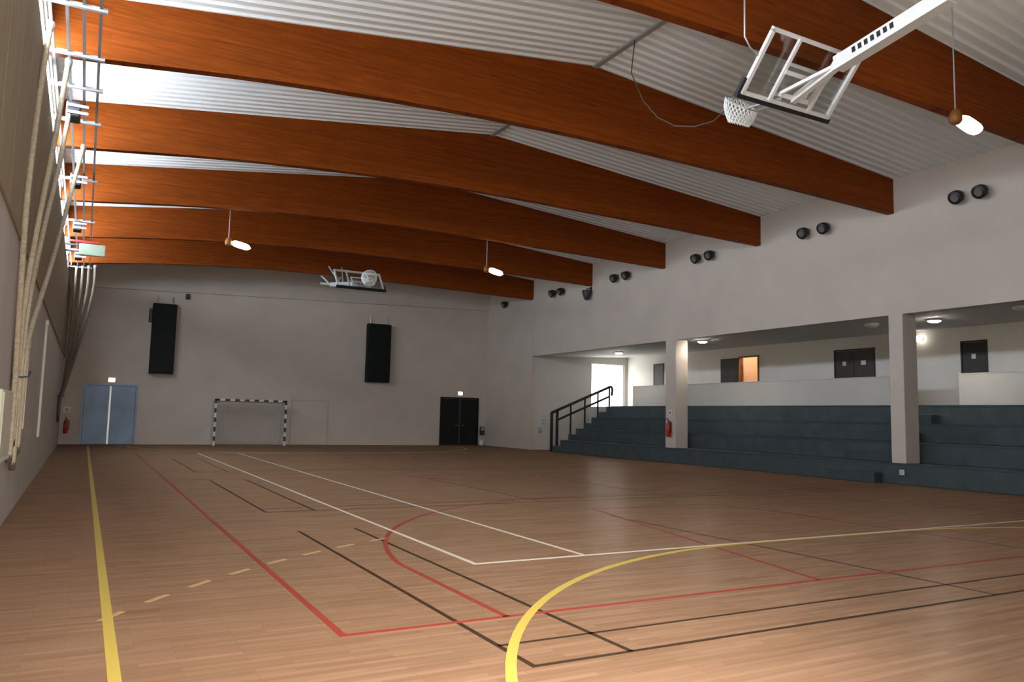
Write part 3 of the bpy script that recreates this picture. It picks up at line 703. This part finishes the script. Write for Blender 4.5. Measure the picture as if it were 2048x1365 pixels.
# ---- floodlights on the right wall
def floodlight(y, z, lab, proto=None):
    if proto is None:
        o = empty('wall_floodlight', (XR, y, z))
        MB().bbox((-.03,-.07,-.06),(0,.07,.10),.006).build('mount_plate', M['black'], o)
        MB().tube([(-.02,0,.05),(-.10,0,.07),(-.17,0,.02)], .022, 6).build('bracket_arm', M['black'], o)
        rot = Matrix.Translation((-.2, 0, -.02)) @ Matrix.Rotation(math.radians(-28), 4, 'Y')
        MB().lathe([(.05,.20),(.12,.15),(.165,.04),(.175,-.10),(.165,-.11)], axis='x', n=18).xf(rot).build('housing', M['black'], o, True)
        MB().lathe([(.10,-.112),(.10,-.118)], axis='x', n=18).xf(rot).build('lens', M['dim_lens'], o)
        MB().bar((-.05,-.19,.0),(-.05,.19,.0),.03,.05).xf(rot).build('yoke', M['black'], o)
    else:
        o = copy_tree(proto); o.location = (XR, y, z)
    return tag(o, lab, 'floodlight', 'dark floodlights on the right wall')
P0 = None
names = ['in the bay nearest the camera', 'in the second bay from the camera', 'in the third bay from the camera', 'in the fourth bay from the camera', 'in the fifth bay, beyond the hanging loudspeaker']
for (ya, yb, z), nm in zip(((11.5,10.9,7.37),(16.3,15.55,7.4),(21.1,20.4,7.42),(26.05,25.25,7.43),(30.95,30.2,7.42)), names):
    a = floodlight(ya, z, f'dark wall floodlight {nm}, farther of its pair', P0); P0 = P0 or a
    floodlight(yb, z, f'dark wall floodlight {nm}, closer of its pair', P0)
floodlight(35.7, 7.45, 'single dark floodlight on the right wall beyond the last beam', P0)
# added unseen floodlight, standing in for a flash at the camera
wf = copy_tree(P0); wf.location = (1.3, YN, 2.95); wf.rotation_euler.z = -math.pi/2
for c in wf.children:
    if c.name.startswith('lens'): c.data = c.data.copy(); c.data.materials.clear(); c.data.materials.append(M['lamp'])
tag(wf, 'added unseen fill floodlight on the wall behind the camera', 'floodlight', 'added fill floodlight')
fd = bpy.data.lights.new('fill_beam', 'SPOT'); fd.energy = FILL_SPOT; fd.color = (1.0, .93, .84); fd.spot_size = math.radians(74); fd.spot_blend = 1.0; fd.shadow_soft_size = .12
fo = bpy.data.objects.new('fill_beam', fd); COL.objects.link(fo); fo.parent = wf
fo.matrix_parent_inverse = Matrix.Identity(4)
fo.location = (-.36, 0, -.10)
tgt = Vector((2.3, 4.9, 0)) - Vector((1.3, YN+.36, 2.85)); loc_dir = Matrix.Rotation(math.pi/2, 3, 'Z') @ tgt
fo.rotation_euler = loc_dir.to_track_quat('-Z', 'Y').to_euler()
ls = tag(empty('hanging_loudspeaker', (XR, 28.0, 7.2)), 'dark conical loudspeaker on the right wall below a beam end', 'loudspeaker')
MB().tube([(0,0,.05),(-.22,0,.05),(-.22,0,-.05)], .02, 6).build('bracket', M['black'], ls)
MB().lathe([(.20,-.05),(.21,-.12),(.16,-.30),(.09,-.46),(.06,-.48)], (-.22,0,0), n=18).build('cone', M['dark_steel'], ls, True)
MB().bbox((-.02,-.08,-.03),(0,.08,.13),.006).build('wall_plate', M['black'], ls)

# ---- gallery lights
def downlight(x, y, lit, lab):
    z = Z_ARC + .25*(x-XR-.35)/(X_BACK-XR-.35)
    o = tag(empty('gallery_downlight', (x, y, z)), lab, 'ceiling light', 'round lights on the gallery ceiling')
    MB().lathe([(.21,.0),(.21,-.05),(.19,-.07)], n=24).build('rim', M['white'], o, True)
    MB().lathe([(.175,-.06),(.16,-.09),(.10,-.115),(.03,-.12)], n=24).build('lens', M['spot'] if lit else M['off_lens'], o, True)
downlight(21.25, 28.7, True, 'lit round ceiling light by the daylit gallery door')
downlight(20.15, 22.0, True, 'lit round ceiling light just past the extinguisher column')
downlight(21.2, 13.6, True, 'lit round ceiling light just past the aisle column')
downlight(20.75, 15.3, False, 'unlit round ceiling light on the far side of the aisle column')
downlight(20.4, 10.8, False, 'unlit round ceiling light at the near end of the gallery')
gl = tag(empty('globe_wall_lamp', (X_BACK, 16.5, 4.52)), 'lit white globe lamp on the gallery wall behind the aisle column', 'wall lamp')
MB().lathe([(.07,0),(.07,-.03),(.03,-.06)], axis='x', n=14).build('wall_base', M['white'], gl, True)
MB().lathe([(.03,-.06),(.09,-.09),(.125,-.17),(.09,-.25),(.03,-.29)], axis='x', n=18).build('globe', M['globe'], gl, True)
